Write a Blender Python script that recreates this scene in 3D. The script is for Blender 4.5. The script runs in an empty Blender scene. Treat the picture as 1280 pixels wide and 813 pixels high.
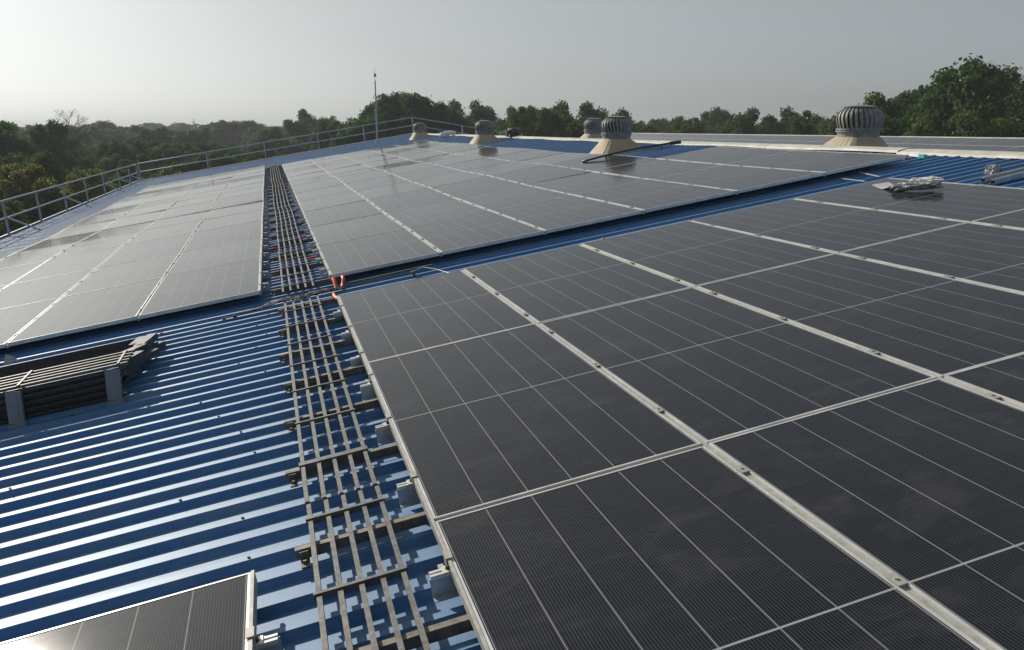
import bpy, math, random
from mathutils import Vector, Matrix, noise
R_ = math.radians
scn = bpy.context.scene
col = scn.collection
random.seed(11)

# ------------------------------------------------------------------ camera
S = 0.1640                                   # roof pitch
CS, SN = math.cos(S), math.sin(S)
def rp(X, Y, Z=0.0):                          # roof coordinates (up the slope, along the ridge, normal) -> world
    return Vector((X*CS - Z*SN, Y, X*SN + Z*CS))
ROOFROT = Matrix.Rotation(-S, 4, 'Y')
cd = bpy.data.cameras.new('camera'); cam = bpy.data.objects.new('camera', cd); col.objects.link(cam)
right = Vector((0.96164520, -0.27429639, 0.0))
up = Vector((0.06252250, 0.21919527, 0.97367570))
fwd = Vector((0.26707573, 0.93633056, -0.22793777))
m = Matrix((right, up, -fwd)).transposed().to_4x4()
m.translation = Vector((-0.52634, -7.52568, 1.46021))
cam.matrix_world = m
cd.sensor_width = 36.0; cd.lens = 1050.27/1280*36
cd.clip_start = 0.05; cd.clip_end = 6000
scn.camera = cam

# ------------------------------------------------------------------ sky, sun, exposure
SUN = Vector((-0.853, 1.60, 0.873)).normalized()
elev = math.asin(SUN.z); az = math.atan2(SUN.x, SUN.y)
w = bpy.data.worlds.new('World'); scn.world = w; w.use_nodes = True
nt = w.node_tree; bg = nt.nodes['Background']
sky = nt.nodes.new('ShaderNodeTexSky'); sky.sky_type = 'NISHITA'; sky.sun_disc = False
sky.sun_elevation = elev; sky.sun_rotation = az
sky.air_density = 0.5; sky.dust_density = 3.0; sky.ozone_density = 1.0; sky.altitude = 200
hs = nt.nodes.new('ShaderNodeHueSaturation'); hs.inputs['Saturation'].default_value = 0.42
gm = nt.nodes.new('ShaderNodeGamma'); gm.inputs['Gamma'].default_value = 0.50
nt.links.new(sky.outputs[0], gm.inputs[0]); nt.links.new(gm.outputs[0], hs.inputs['Color']); tm = nt.nodes.new('ShaderNodeMix'); tm.data_type = 'RGBA'; tm.blend_type = 'MULTIPLY'; tm.inputs[0].default_value = 1; tm.inputs[7].default_value = (1.34, 1.41, 1.41, 1)
nt.links.new(hs.outputs[0], tm.inputs[6]); nt.links.new(tm.outputs[2], bg.inputs['Color'])
bg.inputs['Strength'].default_value = 0.142
sd = bpy.data.lights.new('sun', 'SUN'); sun = bpy.data.objects.new('sun', sd); col.objects.link(sun)
sd.energy = 4.6; sd.angle = R_(0.6); sd.color = (1.0, 0.93, 0.82)
sun.rotation_euler = (-SUN).to_track_quat('-Z', 'Y').to_euler(); sun.location = (0, 0, 60)
scn.view_settings.view_transform = 'Standard'; scn.view_settings.look = 'None'
scn.view_settings.exposure = 0.0; scn.view_settings.gamma = 1.0
scn.render.engine = 'CYCLES'
scn.cycles.volume_bounces = 0
scn.cycles.max_bounces = 6

# ------------------------------------------------------------------ helpers
def tag(o, label=None, cat=None, group=None, kind=None):
    if label: o['label'] = label
    if cat: o['category'] = cat
    if group: o['group'] = group
    if kind: o['kind'] = kind
    return o
def empty(name, loc=None, mat=None):
    o = bpy.data.objects.new(name, None); col.objects.link(o); o.empty_display_size = .2
    if mat is not None: o.matrix_world = mat
    elif loc is not None: o.location = loc
    return o
def roofmat(X, Y, Z, rz=0.0):
    return Matrix.Translation(rp(X, Y, Z)) @ ROOFROT @ Matrix.Rotation(rz, 4, 'Z')

class MB:
    def __init__(s): s.v = []; s.f = []; s.mi = []; s.k = 0
    def q(s, *pts):
        n = len(s.v); s.v += [tuple(p) for p in pts]; s.f.append(tuple(range(n, n+len(pts)))); s.mi.append(s.k)
    def box(s, x0, x1, y0, y1, z0, z1):
        n = len(s.v)
        s.v += [(x0,y0,z0),(x1,y0,z0),(x1,y1,z0),(x0,y1,z0),(x0,y0,z1),(x1,y0,z1),(x1,y1,z1),(x0,y1,z1)]
        for f in ((0,3,2,1),(4,5,6,7),(0,1,5,4),(1,2,6,5),(2,3,7,6),(3,0,4,7)):
            s.f.append(tuple(n+i for i in f)); s.mi.append(s.k)
    def beam(s, a, b, w, h, upv=Vector((0,0,1))):
        a = Vector(a); b = Vector(b); d = (b-a).normalized(); sd_ = d.cross(upv).normalized()*w/2; u = sd_.cross(d).normalized()*h/2
        n = len(s.v)
        for p in (a, b):
            for q in (-sd_-u, sd_-u, sd_+u, -sd_+u): s.v.append(tuple(p+q))
        for f in ((0,1,2,3),(7,6,5,4),(0,4,5,1),(1,5,6,2),(2,6,7,3),(3,7,4,0)):
            s.f.append(tuple(n+i for i in f)); s.mi.append(s.k)
    def tube(s, pts, r, n=8, caps=True):
        pts = [Vector(p) for p in pts]; base = len(s.v); prev = None
        rs = r if isinstance(r, (list, tuple)) else [r]*len(pts)
        for i, p in enumerate(pts):
            d = (pts[min(i+1, len(pts)-1)] - pts[max(i-1, 0)]).normalized()
            if prev is None:
                a = d.orthogonal().normalized()
            else:
                a = (prev - d*prev.dot(d)).normalized()
            prev = a; b = d.cross(a)
            for k in range(n):
                t = 2*math.pi*k/n
                s.v.append(tuple(p + (a*math.cos(t)+b*math.sin(t))*rs[i]))
        for i in range(len(pts)-1):
            for k in range(n):
                k2 = (k+1) % n
                s.f.append((base+i*n+k, base+i*n+k2, base+(i+1)*n+k2, base+(i+1)*n+k)); s.mi.append(s.k)
        if caps:
            s.f.append(tuple(base+k for k in reversed(range(n)))); s.mi.append(s.k)
            s.f.append(tuple(base+(len(pts)-1)*n+k for k in range(n))); s.mi.append(s.k)
    def lathe(s, prof, n=32, c=(0,0)):
        base = len(s.v)
        for r, z in prof:
            for k in range(n):
                t = 2*math.pi*k/n; s.v.append((c[0]+r*math.cos(t), c[1]+r*math.sin(t), z))
        for i in range(len(prof)-1):
            for k in range(n):
                k2 = (k+1) % n
                s.f.append((base+i*n+k, base+i*n+k2, base+(i+1)*n+k2, base+(i+1)*n+k)); s.mi.append(s.k)
    def mesh(s, name, mats, smooth=False):
        me = bpy.data.meshes.new(name); me.from_pydata(s.v, [], s.f)
        for mt in (mats if isinstance(mats, (list, tuple)) else [mats]): me.materials.append(mt)
        me.polygons.foreach_set('material_index', s.mi)
        if smooth: me.polygons.foreach_set('use_smooth', [True]*len(s.f))
        me.update(); return me
    def build(s, name, mats, parent=None, smooth=False, mat=None, bevel=0):
        return link(name, s.mesh(name, mats, smooth), parent, mat, bevel)
def link(name, me, parent=None, mat=None, bevel=0):
    o = bpy.data.objects.new(name, me); col.objects.link(o)
    if parent is not None: o.parent = parent
    if mat is not None: o.matrix_local = mat
    if bevel:
        b = o.modifiers.new('bevel', 'BEVEL'); b.width = bevel; b.segments = 2; b.limit_method = 'ANGLE'
    return o

ORD = ['first','second','third','fourth','fifth','sixth','seventh','eighth','ninth','tenth','eleventh','twelfth','thirteenth','fourteenth','fifteenth','sixteenth','seventeenth','eighteenth','nineteenth','twentieth']
def ordn(i):
    if i < 20: return ORD[i]
    tens = {2:'twenty',3:'thirty',4:'forty',5:'fifty'}[(i+1)//10] if (i+1) % 10 else None
    if tens is None: return {30:'thirtieth',40:'fortieth',50:'fiftieth'}[i+1]
    return tens + '-' + ORD[(i+1) % 10 - 1]

# ------------------------------------------------------------------ materials
class NT:
    def __init__(s, name):
        s.m = bpy.data.materials.new(name); s.m.use_nodes = True; s.t = s.m.node_tree
        s.b = s.t.nodes['Principled BSDF']; s.out = s.t.nodes['Material Output']
    def n(s, ty, **kw):
        o = s.t.nodes.new(ty)
        for k, v in kw.items(): setattr(o, k, v)
        return o
    def l(s, a, b): s.t.links.new(a, b)
    def math(s, op, a, b=None, c=None, clamp=False):
        o = s.n('ShaderNodeMath', operation=op); o.use_clamp = clamp
        for i, x in enumerate((a, b, c)):
            if x is None: continue
            if isinstance(x, (int, float)): o.inputs[i].default_value = x
            else: s.l(x, o.inputs[i])
        return o.outputs[0]
    def noise(s, vec, scale, detail=4, rough=.55):
        o = s.n('ShaderNodeTexNoise'); o.inputs['Scale'].default_value = scale; o.inputs['Detail'].default_value = detail
        o.inputs['Roughness'].default_value = rough
        if vec is not None: s.l(vec, o.inputs['Vector'])
        return o.outputs['Fac']
    def mapr(s, v, a, b, c=0.0, d=1.0):
        o = s.n('ShaderNodeMapRange'); s.l(v, o.inputs[0])
        for i, x in enumerate((a, b, c, d)): o.inputs[i+1].default_value = x
        return o.outputs[0]
    def mix(s, f, a, b):
        o = s.n('ShaderNodeMix', data_type='RGBA')
        if isinstance(f, (int, float)): o.inputs[0].default_value = f
        else: s.l(f, o.inputs[0])
        for i, x in ((6, a), (7, b)):
            if isinstance(x, tuple): o.inputs[i].default_value = (*x, 1)
            else: s.l(x, o.inputs[i])
        return o.outputs[2]
    def scaled(s, vec, sc):
        o = s.n('ShaderNodeMapping'); s.l(vec, o.inputs[0]); o.inputs['Scale'].default_value = sc; return o.outputs[0]
    def obj(s): return s.n('ShaderNodeTexCoord').outputs['Object']
    def pos(s): return s.n('ShaderNodeNewGeometry').outputs['Position']
    def set(s, **kw):
        for k, v in kw.items():
            i = s.b.inputs[k]
            if isinstance(v, (int, float)): i.default_value = v
            elif isinstance(v, tuple): i.default_value = (*v, 1)
            else: s.l(v, i)
    def bump(s, h, strength=.3, dist=.01):
        o = s.n('ShaderNodeBump'); o.inputs['Strength'].default_value = strength; o.inputs['Distance'].default_value = dist
        s.l(h, o.inputs['Height']); s.l(o.outputs[0], s.b.inputs['Normal'])

def worn(name, a, b, scale, rough, metallic=0.0, spec=.5, lo=.4, hi=.65, bump=0.0, detail=5):
    t = NT(name); p = t.pos(); f = t.mapr(t.noise(p, scale, detail), lo, hi)
    t.set(**{'Base Color': t.mix(f, a, b), 'Roughness': rough, 'Metallic': metallic, 'Specular IOR Level': spec})
    if bump: t.bump(t.noise(p, scale*6, 3), bump, .004)
    return t.m

M = {}
# blue painted roof sheet, dusty
t = NT('blue_roof_paint'); p = t.pos()
n1 = t.noise(t.scaled(p, (.25, 3.0, .25)), 1.6, 5); n2 = t.noise(p, 14, 4); n3 = t.noise(p, .5, 3)
basec = t.mix(t.mapr(n3, .35, .65), (.001, .108, .32), (.002, .130, .37))
dust = t.math('ADD', t.mapr(n1, .42, .75, .06, .32), t.mapr(n2, .45, .75, 0, .12))
spots = t.math('ADD', t.mapr(t.noise(p, 45, 2), .72, .80, 0, .4), t.mapr(t.noise(t.scaled(p, (.5, 1.4, .5)), 1.1, 9, .75), .56, .72, 0, .22))
t.set(**{'Base Color': t.mix(t.math('ADD', dust, spots, clamp=True), basec, (.25, .32, .31)), 'Roughness': .6, 'Specular IOR Level': .4, 'Coat Weight': .9, 'Coat Roughness': t.mapr(n1, .3, .8, .56, .66), 'Coat IOR': 1.5, 'Coat Tint': (.92, 1.0, 1.0)})
t.bump(t.noise(t.scaled(p, (.6, 6, .6)), 3, 3), .12, .01)
M['roof'] = t.m
# photovoltaic glass, local x 0..1.134 (across), y 0..2.278 (along)
t = NT('dusty_solar_glass'); o = t.obj()
sx = t.n('ShaderNodeSeparateXYZ'); t.l(o, sx.inputs[0]); X, Y = sx.outputs[0], sx.outputs[1]
oi = t.n('ShaderNodeObjectInfo')
def near(t, v, pitch, off, half):           # 1 on a line of half width `half`, spaced `pitch`
    u = t.math('DIVIDE', t.math('SUBTRACT', v, off), pitch)
    d = t.math('MULTIPLY', t.math('ABSOLUTE', t.math('SUBTRACT', t.math('FRACT', t.math('ADD', u, .5)), .5)), pitch)
    return t.math('LESS_THAN', d, half)
lcol = near(t, X, .1857, .016, .0014)
lmid = t.math('LESS_THAN', t.math('ABSOLUTE', t.math('SUBTRACT', Y, 1.139)), .0042)
lrow = near(t, Y, .0935, .017, .0006)
bus = near(t, X, .1857/18, .016+.1857/36, .0008)
cell = t.mix(t.mapr(t.noise(o, 3.0, 3), .3, .7), (.007, .009, .015), (.011, .0135, .020))
cell = t.mix(t.math('MULTIPLY', bus, .62), cell, (.105, .11, .12))
cell = t.mix(t.math('MULTIPLY', lrow, .25), cell, (.10, .10, .10))
wl = t.math('MAXIMUM', lcol, lmid)
cell = t.mix(wl, cell, (.30, .31, .32))
wp = t.pos()
d1 = t.mapr(t.noise(t.scaled(wp, (1.0, 1.6, 1)), 2.6, 8, .72), .52, .80, 0, .62)
d2 = t.mapr(t.noise(t.scaled(wp, (3, 9, 3)), 3.2, 5, .7), .52, .85, 0, .16)
dd = t.math('ADD', t.math('ADD', d1, d2), t.math('MULTIPLY', oi.outputs['Random'], .012), clamp=True)
dd = t.math('ADD', t.math('MULTIPLY', dd, .30), .002)
t.set(**{'Base Color': t.mix(dd, cell, (.17, .16, .15)), 'Roughness': .6, 'Specular IOR Level': .02,
         'Coat Weight': .85, 'Coat Roughness': t.mapr(t.noise(wp, 2.0, 4), .3, .7, .085, .125), 'Coat IOR': 1.27})
M['cell'] = t.m
M['alu'] = worn('anodised_aluminium', (.50, .51, .51), (.64, .64, .63), 8, .42, .25)
M['rail'] = worn('cream_dusty_rail', (.27, .265, .235), (.42, .41, .37), 26, .55, .1, lo=.3, hi=.7)
M['galv'] = worn('galvanised_steel', (.30, .33, .36), (.42, .45, .48), 18, .38, .7)
M['plate'] = worn('bracket_galvanised', (.34, .42, .48), (.44, .52, .58), 14, .35, .35)
M['tray'] = worn('dusty_tray_steel', (.060, .060, .059), (.150, .145, .136), 30, .55, .35, lo=.35, hi=.7, bump=.2)
M['traydark'] = worn('weathered_channel_steel', (.10, .085, .07), (.22, .19, .155), 22, .6, .3, lo=.35, hi=.7, bump=.2)
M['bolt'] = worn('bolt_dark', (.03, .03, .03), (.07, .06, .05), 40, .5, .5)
M['turbine'] = worn('dull_turbine_metal', (.17, .165, .155), (.29, .28, .26), 12, .6, .12)
M['black'] = worn('dark_inside', (.012, .012, .013), (.02, .02, .022), 9, .8)
M['frp'] = worn('tan_fibreglass', (.36, .29, .19), (.44, .37, .26), 5, .75, lo=.3, hi=.7, bump=.1)
M['flash'] = worn('cream_ridge_flashing', (.52, .50, .44), (.68, .66, .58), 4, .5, .1)
M['white'] = worn('off_white_wall', (.5, .5, .48), (.6, .6, .57), .7, .8)
M['orange'] = worn('orange_conduit_plastic', (.80, .10, .025), (.62, .07, .02), 12, .5)
M['red'] = worn('faded_red_plastic', (.38, .04, .03), (.28, .035, .03), 12, .5)
M['teal'] = worn('teal_plastic', (.02, .38, .32), (.03, .30, .26), 12, .4)
M['cable'] = worn('cable_black_grey', (.02, .02, .02), (.10, .10, .09), 30, .6)
M['cablew'] = worn('cable_pale', (.45, .46, .45), (.55, .55, .54), 30, .5)
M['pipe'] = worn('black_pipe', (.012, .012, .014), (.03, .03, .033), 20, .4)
M['railsteel'] = worn('guard_rail_galvanised', (.30, .34, .38), (.40, .44, .47), 3, .6, .2)
M['offcut'] = worn('dark_steel_offcut', (.035, .045, .058), (.075, .085, .10), 16, .6, .2)
M['shadedark'] = worn('matte_shade_black', (.007, .009, .013), (.014, .016, .02), 20, 1.0, spec=0.0)  # near-black of the flat board that paints shade under the spare ladders
M['paper'] = worn('white_sheet', (.68, .67, .66), (.78, .77, .75), 6, .6)
M['concrete'] = worn('concrete_grey', (.18, .20, .22), (.27, .29, .31), 7, .8, lo=.3, hi=.7, bump=.3)
t = NT('silver_film'); p = t.pos()
t.set(**{'Base Color': t.mix(t.mapr(t.noise(p, 9, 4), .4, .6), (.12, .13, .145), (.36, .37, .39)), 'Metallic': .15, 'Roughness': .35})
t.bump(t.noise(p, 16, 4), .8, .03); M['film'] = t.m
t = NT('dry_ground'); p = t.pos()
t.set(**{'Base Color': t.mix(t.mapr(t.noise(p, .06, 8), .4, .6), (.035, .05, .018), (.075, .07, .035)), 'Roughness': .95}); M['ground'] = t.m
t = NT('bark'); p = t.pos()
t.set(**{'Base Color': t.mix(t.noise(t.scaled(p, (5, 5, 1)), 3, 5), (.05, .038, .026), (.12, .095, .07)), 'Roughness': .9}); M['bark'] = t.m
def leafmat(name, a, b):
    t = NT(name); o = t.obj(); g = t.n('ShaderNodeNewGeometry'); oi = t.n('ShaderNodeObjectInfo')
    c = t.mix(t.mapr(t.noise(o, .55, 3), .38, .62), a, b)
    hsv = t.n('ShaderNodeHueSaturation'); t.l(c, hsv.inputs['Color'])
    t.l(t.mapr(g.outputs['Random Per Island'], 0, 1, .55, 1.5), hsv.inputs['Value'])
    t.l(t.mapr(oi.outputs['Random'], 0, 1, .475, .515), hsv.inputs['Hue'])
    t.set(**{'Base Color': hsv.outputs[0], 'Roughness': .75, 'Specular IOR Level': .12})
    tr = t.n('ShaderNodeBsdfTranslucent'); hs2 = t.n('ShaderNodeHueSaturation'); hs2.inputs['Value'].default_value = 1.2; hs2.inputs['Saturation'].default_value = 1.1
    t.l(hsv.outputs[0], hs2.inputs['Color']); t.l(hs2.outputs[0], tr.inputs[0])
    mx = t.n('ShaderNodeMixShader'); mx.inputs[0].default_value = .42
    t.l(t.b.outputs[0], mx.inputs[1]); t.l(tr.outputs[0], mx.inputs[2]); t.l(mx.outputs[0], t.out.inputs[0])
    return t.m
M['leafD'] = leafmat('leaf_dark_green', (.028, .064, .014), (.068, .118, .026))
M['leafM'] = leafmat('leaf_mid_green', (.036, .070, .014), (.085, .12, .028))
M['leafY'] = leafmat('leaf_yellow_green', (.09, .125, .022), (.17, .18, .045))
M['leafO'] = leafmat('leaf_orange_brown', (.28, .12, .025), (.20, .10, .03))

HAZE = .0006
CREST, VALLEY = -.115, -.148
PITCH = .195
XE, XR = -7.35, 7.85            # eave and ridge in roof coordinates
Y0, Y1 = -13.0, 42.0
GZ = -9.0

# ------------------------------------------------------------------ ground
g = MB(); g.q((-1500,-1500,GZ),(1500,-1500,GZ),(1500,1500,GZ),(-1500,1500,GZ))
tag(g.build('ground', M['ground']), kind='structure')

# ------------------------------------------------------------------ factory building
bld = empty('factory_building', loc=(8, 15, GZ))
tag(bld, 'factory with long blue ribbed metal roofs carrying the solar panels', 'building')
Tb = Matrix.Translation((-8, -15, -GZ))        # children keep world coordinates
def ribbed(pa, pb, ya, yb, pitch, seed, top, low):
    """sheet of trapezoidal ribs running from pa to pb (2D x,z points), repeated along y"""
    rnd = random.Random(seed); mb = MB()
    dx, dz = pb[0]-pa[0], pb[1]-pa[1]; L = math.hypot(dx, dz); nx, nz = -dz/L, dx/L
    prof = []; y = ya; k = 0
    while y < yb:
        c = y + pitch/2 + rnd.uniform(-.003, .003); hh = top + rnd.uniform(-.003, .002); w_ = .0155 + rnd.uniform(-.001, .002)
        if k % 5 == 0: w_ += .004
        prof += [(c-w_-.020, low), (c-w_, hh), (c+w_, hh), (c+w_+.020, low)]
        y += pitch; k += 1
    n = len(prof); seg = 6
    for i in range(seg+1):
        f = i/seg
        for (yy, z) in prof:
            mb.v.append((pa[0]+dx*f+nx*z, yy, pa[1]+dz*f+nz*z))
    for i in range(seg):
        for j in range(n-1):
            a = i*n+j; mb.f.append((a, a+n, a+n+1, a+1)); mb.mi.append(0)
    return mb
PH = -.066                                   # rib phase
k0 = math.floor((Y0-PH)/PITCH)
ya = PH + k0*PITCH
ribbed((XE*CS, XE*SN), (XR*CS, XR*SN), ya, Y1, PITCH, 5, CREST, VALLEY).build('roof', M['roof'], bld, mat=Tb)
ridge = rp(XR, 0, -.13); RX, RZ = ridge.x, ridge.z
VX = 15.3; VZ = RZ - (VX-RX)*math.tan(S)
ribbed((RX, RZ+.13), (VX, VZ+.13), ya, Y1, PITCH, 6, CREST, VALLEY).build('roof', M['roof'], bld, mat=Tb)
NX, NZ = 20.3, 1.16                            # ridge of the next bay (panel tops)
BX = VX+.3; BZ = NZ-(NX-BX)*math.tan(S)
ribbed((BX, BZ), (NX, NZ), ya, Y1, PITCH, 7, CREST-.03, VALLEY-.03).build('roof', M['roof'], bld, mat=Tb)
ribbed((NX, NZ), (NX+8, NZ-8*math.tan(S)), ya, Y1, PITCH, 8, CREST-.03, VALLEY-.03).build('roof', M['roof'], bld, mat=Tb)
b = MB(); b.box(VX-.02, BX+.02, Y0, Y1, VZ-.1, BZ-.2)
b.build('gutter', M['flash'], bld, mat=Tb)
# walls, kept under the roof sheets
wl = MB()
el = rp(XE, 0, VALLEY)
xs = [(el.x+.15, el.z-.12), (RX, RZ-.25), (VX, VZ-.3), (BX, BZ-.4), (NX, NZ-.4), (NX+7.9, NZ-8*math.tan(S)-.35)]
for y in (Y0+.1, Y1-.1):
    for (xa, za), (xb, zb) in zip(xs, xs[1:]):
        wl.q((xa, y, GZ), (xb, y, GZ), (xb, y, zb), (xa, y, za))
for (xa, za) in (xs[0], xs[-1]): wl.q((xa, Y0+.1, GZ), (xa, Y1-.1, GZ), (xa, Y1-.1, za), (xa, Y0+.1, za))
wl.build('wall', M['white'], bld, mat=Tb)
# ridge cap with slightly wavy, lapped cream sheets
def ridgecap(x, z, wid, seed, name='ridge_cap'):
    rnd = random.Random(seed); mb = MB(); y = Y0
    while y < Y1:
        L = 3.05; e = min(y+L, Y1); dz = rnd.uniform(0, .012); wob = rnd.uniform(-.02, .02)
        N = 6; rows = []
        for i in range(N+1):
            yy = y+(e-y)*i/N; h = .018*math.sin(yy*1.7+seed)*.5
            rows.append([(x-wid-wob, yy, z-wid*math.tan(S)+dz+h-.002), (x-wid-wob+.004, yy, z-wid*math.tan(S)+dz+h+.028), (x-.10, yy, z+dz+.022), (x, yy, z+dz+.030), (x+.10, yy, z+dz+.022), (x+wid, yy, z-wid*math.tan(S)+dz+.028), (x+wid+.003, yy, z-wid*math.tan(S)+dz)])
        for i in range(N):
            for j in range(6): mb.q(rows[i][j], rows[i+1][j], rows[i+1][j+1], rows[i][j+1])
        y = e-.04 if e < Y1 else Y1
    return mb
ridgecap(RX, RZ+.012, .22, 3).build('ridge_cap', M['flash'], bld, mat=Tb)
ridgecap(NX+.05, NZ+.0, .22, 4).build('ridge_cap', M['flash'], bld, mat=Tb)
# eave trim and gable trim
b = MB(); b.beam(rp(XE-.02, Y0, -.13), rp(XE-.02, Y1, -.13), .05, .16, upv=Vector((0,0,1)))
b.build('eave_gutter', M['galv'], bld, mat=Tb)
b = MB(); b.beam(rp(XE, Y1+.05, -.11), rp(XR, Y1+.05, -.11), .10, .08); b.beam((RX, Y1+.05, RZ+.02), (VX, Y1+.05, VZ+.02), .10, .08)
b.build('gable_trim', M['alu'], bld, mat=Tb)
# self-drilling screws along the crests
q_ = MB(); q_.lathe([(.0, .006), (.006, .006), (.0065, 0), (.009, -.001)], 8); screw_me = q_.mesh('screw', M['bolt']); rnd = random.Random(3); ns = 0
for xx in (-2.2, -.85, -3.55, -4.9):
    for k in range(-28, 3, 2 if xx > -3 else 3):
        yy = PH + k*PITCH + PITCH/2
        if ns < 48: o_ = link('screw', screw_me, bld); o_.matrix_parent_inverse = Matrix.Identity(4); o_.matrix_local = Tb @ roofmat(xx+rnd.uniform(-.25,.25), yy, CREST+.002); ns += 1

# ------------------------------------------------------------------ undulation of the arrays
def und(X, Y):
    if Y < 3: return 0.0
    k = min(1, (Y-3)/4)
    return k*(.016*math.sin(Y*.95+X*.25) + .010*math.sin(Y*.43+1.3+X*.6))

# ------------------------------------------------------------------ solar panels
PW, PL = 1.146, 2.280
GX, GY = 1.170, 2.298
fr = MB()
fb, fh, rec = .010, .035, .0022
def framebox(x0, x1, y0, y1): fr.box(x0, x1, y0, y1, -fh, 0)
framebox(0, fb, 0, PL); framebox(PW-fb, PW, 0, PL); framebox(fb, PW-fb, 0, fb); framebox(fb, PW-fb, PL-fb, PL)
fr.box(0, PW, 0, .025, -fh-.0005-.001, -fh-.0005)
frame_me = fr.mesh('frame', M['alu'])
gl = MB(); gl.box(fb, PW-fb, fb, PL-fb, -.008, -rec)
cell_me = gl.mesh('cell_sheet', M['cell'])
nclamp = [0]
def panel(X, Y, label, group, Zfun=None, base=None):
    """X,Y: lower left corner on the roof plane"""
    if base is None:
        z00, z10, z01 = (und(a, c) for a, c in ((X, Y), (X+PW, Y), (X, Y+PL)))
        ox = rp(X, Y, z00); ex = (rp(X+PW, Y, z10)-ox).normalized(); ey = (rp(X, Y+PL, z01)-ox)
        ez = ex.cross(ey).normalized(); ey = ez.cross(ex)
        mt = Matrix((ex, ey, ez)).transposed().to_4x4(); mt.translation = ox
        # tiny individual tilt
        mt = mt @ Matrix.Rotation(random.gauss(0, .0012), 4, 'X') @ Matrix.Rotation(random.gauss(0, .0012), 4, 'Y')
    else: mt = base
    e = empty('solar_panel', mat=mt); tag(e, label, 'solar panel', group)
    link('frame', frame_me, e); link('cell_sheet', cell_me, e)
    return e
# near array, 5 columns by 3 rows in view
rowsN = ['farthest row', 'middle row', 'nearest row']
colw = ['first', 'second', 'third', 'fourth', 'fifth', 'sixth']
for i in range(5):
    for j in range(3):
        panel(i*GX, -(j+1)*GY+.012, 'dark near array solar panel, %s column from the walkway, %s' % (colw[i], rowsN[j]), 'solar panels of the near array')
# far right array
for i in range(6):
    for j in range(12 if i < 5 else 2):
        yg = 1.135 + j*GY + (.05 if j >= 5 else 0) + (.05 if j >= 7 else 0)
        panel(i*GX+.018, yg, 'grey far array solar panel, %s column from the walkway, %s row' % (colw[i], ORD[j]), 'solar panels of the far right array')
# left array
for i in range(4):
    for j in range(13):
        yg = 1.08 + j*GY + (.05 if j >= 5 else 0)
        panel(-.700-PW-i*GX, yg, 'pale left array solar panel, %s column from the walkway, %s row' % (colw[i], ORD[j]), 'solar panels of the left array')
# near left panel
panel(-.690-PW, -4.595-PL, 'single dark solar panel with white frame at the bottom left corner', 'solar panels left of the walkway')
# next bay
sl = math.atan2(NZ-BZ, NX-BX)
for i in range(4):
    for j in range(24):
        y = -12 + j*GY
        d = (NX-.15) - (i+1)*1.16*math.cos(sl)
        mt = Matrix.Translation((d, y, NZ-(NX-d)*math.tan(sl)+.04)) @ Matrix.Rotation(-sl, 4, 'Y')
        if y+PL < Y1-.5 and y > 1.5 and i < 3:
            panel(0, 0, 'next bay solar panel, %s row from its ridge, %s from the near end' % (ORD[i], ordn(j-6)), 'solar panels on the next roof bay', base=mt)

# ------------------------------------------------------------------ rails with clamps
clamp_mb = MB(); clamp_mb.box(-.016, .016, -.03, .03, .0022, .0050); clamp_mb.box(-.0095, .0095, -.03, .03, -.02, .0035); clamp_mb.tube([(0,0,.0055),(0,0,.010)], .006, 8)
clamp_me = clamp_mb.mesh('clamp', M['rail'])
eclamp_mb = MB(); eclamp_mb.box(-.012, .014, -.028, .028, .0035, .007); eclamp_mb.box(-.012, -.007, -.028, .028, -.04, .0035); eclamp_mb.box(-.040, -.020, -.02, .02, -.040, -.034)
eclamp_me = eclamp_mb.mesh('clamp', M['rail'])
def rail(X, ya, yb, clamps, label, group, edge=0, zt=-.006):
    e = empty('mounting_rail', mat=roofmat(X, ya, 0)); tag(e, label, 'mounting rail', group)
    mb = MB(); n = max(1, int((yb-ya)/.575)); w_ = .0110 if not edge else .006
    for i in range(n):
        a = ya+(yb-ya)*i/n; b_ = ya+(yb-ya)*(i+1)/n; ha, hb = und(X, a), und(X, b_)
        pts = lambda y, h: [(-w_, y-ya, h-.05), (w_, y-ya, h-.05), (w_, y-ya, h+zt+(.0075 if edge else 0)), (-w_, y-ya, h+zt+(.0075 if edge else 0))]
        A, B = pts(a, ha), pts(b_, hb)
        for k in range(4): mb.q(A[k], A[(k+1)%4], B[(k+1)%4], B[k])
        if i == 0: mb.q(*A[::-1])
        if i == n-1: mb.q(*B)
    if not edge:
        for s_ in (-1, 1): pass
    mb.build('channel', M['rail'], e)
    for c in clamps:
        o = link('clamp', eclamp_me if edge else clamp_me, e)
        o.location = (0, c-ya, und(X, c)); 
        if edge > 0: o.rotation_euler = (0, 0, math.pi)
    return e
CL = [-.42, -1.21, -2.01, -2.55, -3.36, -4.15, -4.88, -5.72, -6.5]
for i in range(1, 5):
    rail(i*GX-.012, -6.88, .015, CL, 'cream clamped rail between %s and %s panel columns of near array' % (ORD[i-1], ORD[i]), 'rails between panel columns')
rail(5*GX-.016, -6.88, .015, CL, 'cream rail along the right edge of the near array beside bare roof', 'rails between panel columns', edge=1)
rail(-.007, -6.88, .01, [c for c in CL], 'cream rail along left edge of near array beside the cable walkway', 'rails along panel edges', edge=-1)
CF = lambda a, b_: [a+.35+.575*1.0*k*1.33 for k in range(int((b_-a-.4)/.765)+1)]
for i in range(1, 5):
    ya_, yb_ = 1.13, 28.80
    rail(i*GX+.006, ya_, yb_, CF(ya_, yb_), 'cream clamped rail between %s and %s panel columns of far array' % (ORD[i-1], ORD[i]), 'rails between panel columns')
rail(5*GX+.006, 1.13, 28.8, CF(1.13, 28.8), 'cream rail along top of fifth column of far array, below bare roof', 'rails between panel columns')
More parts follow.
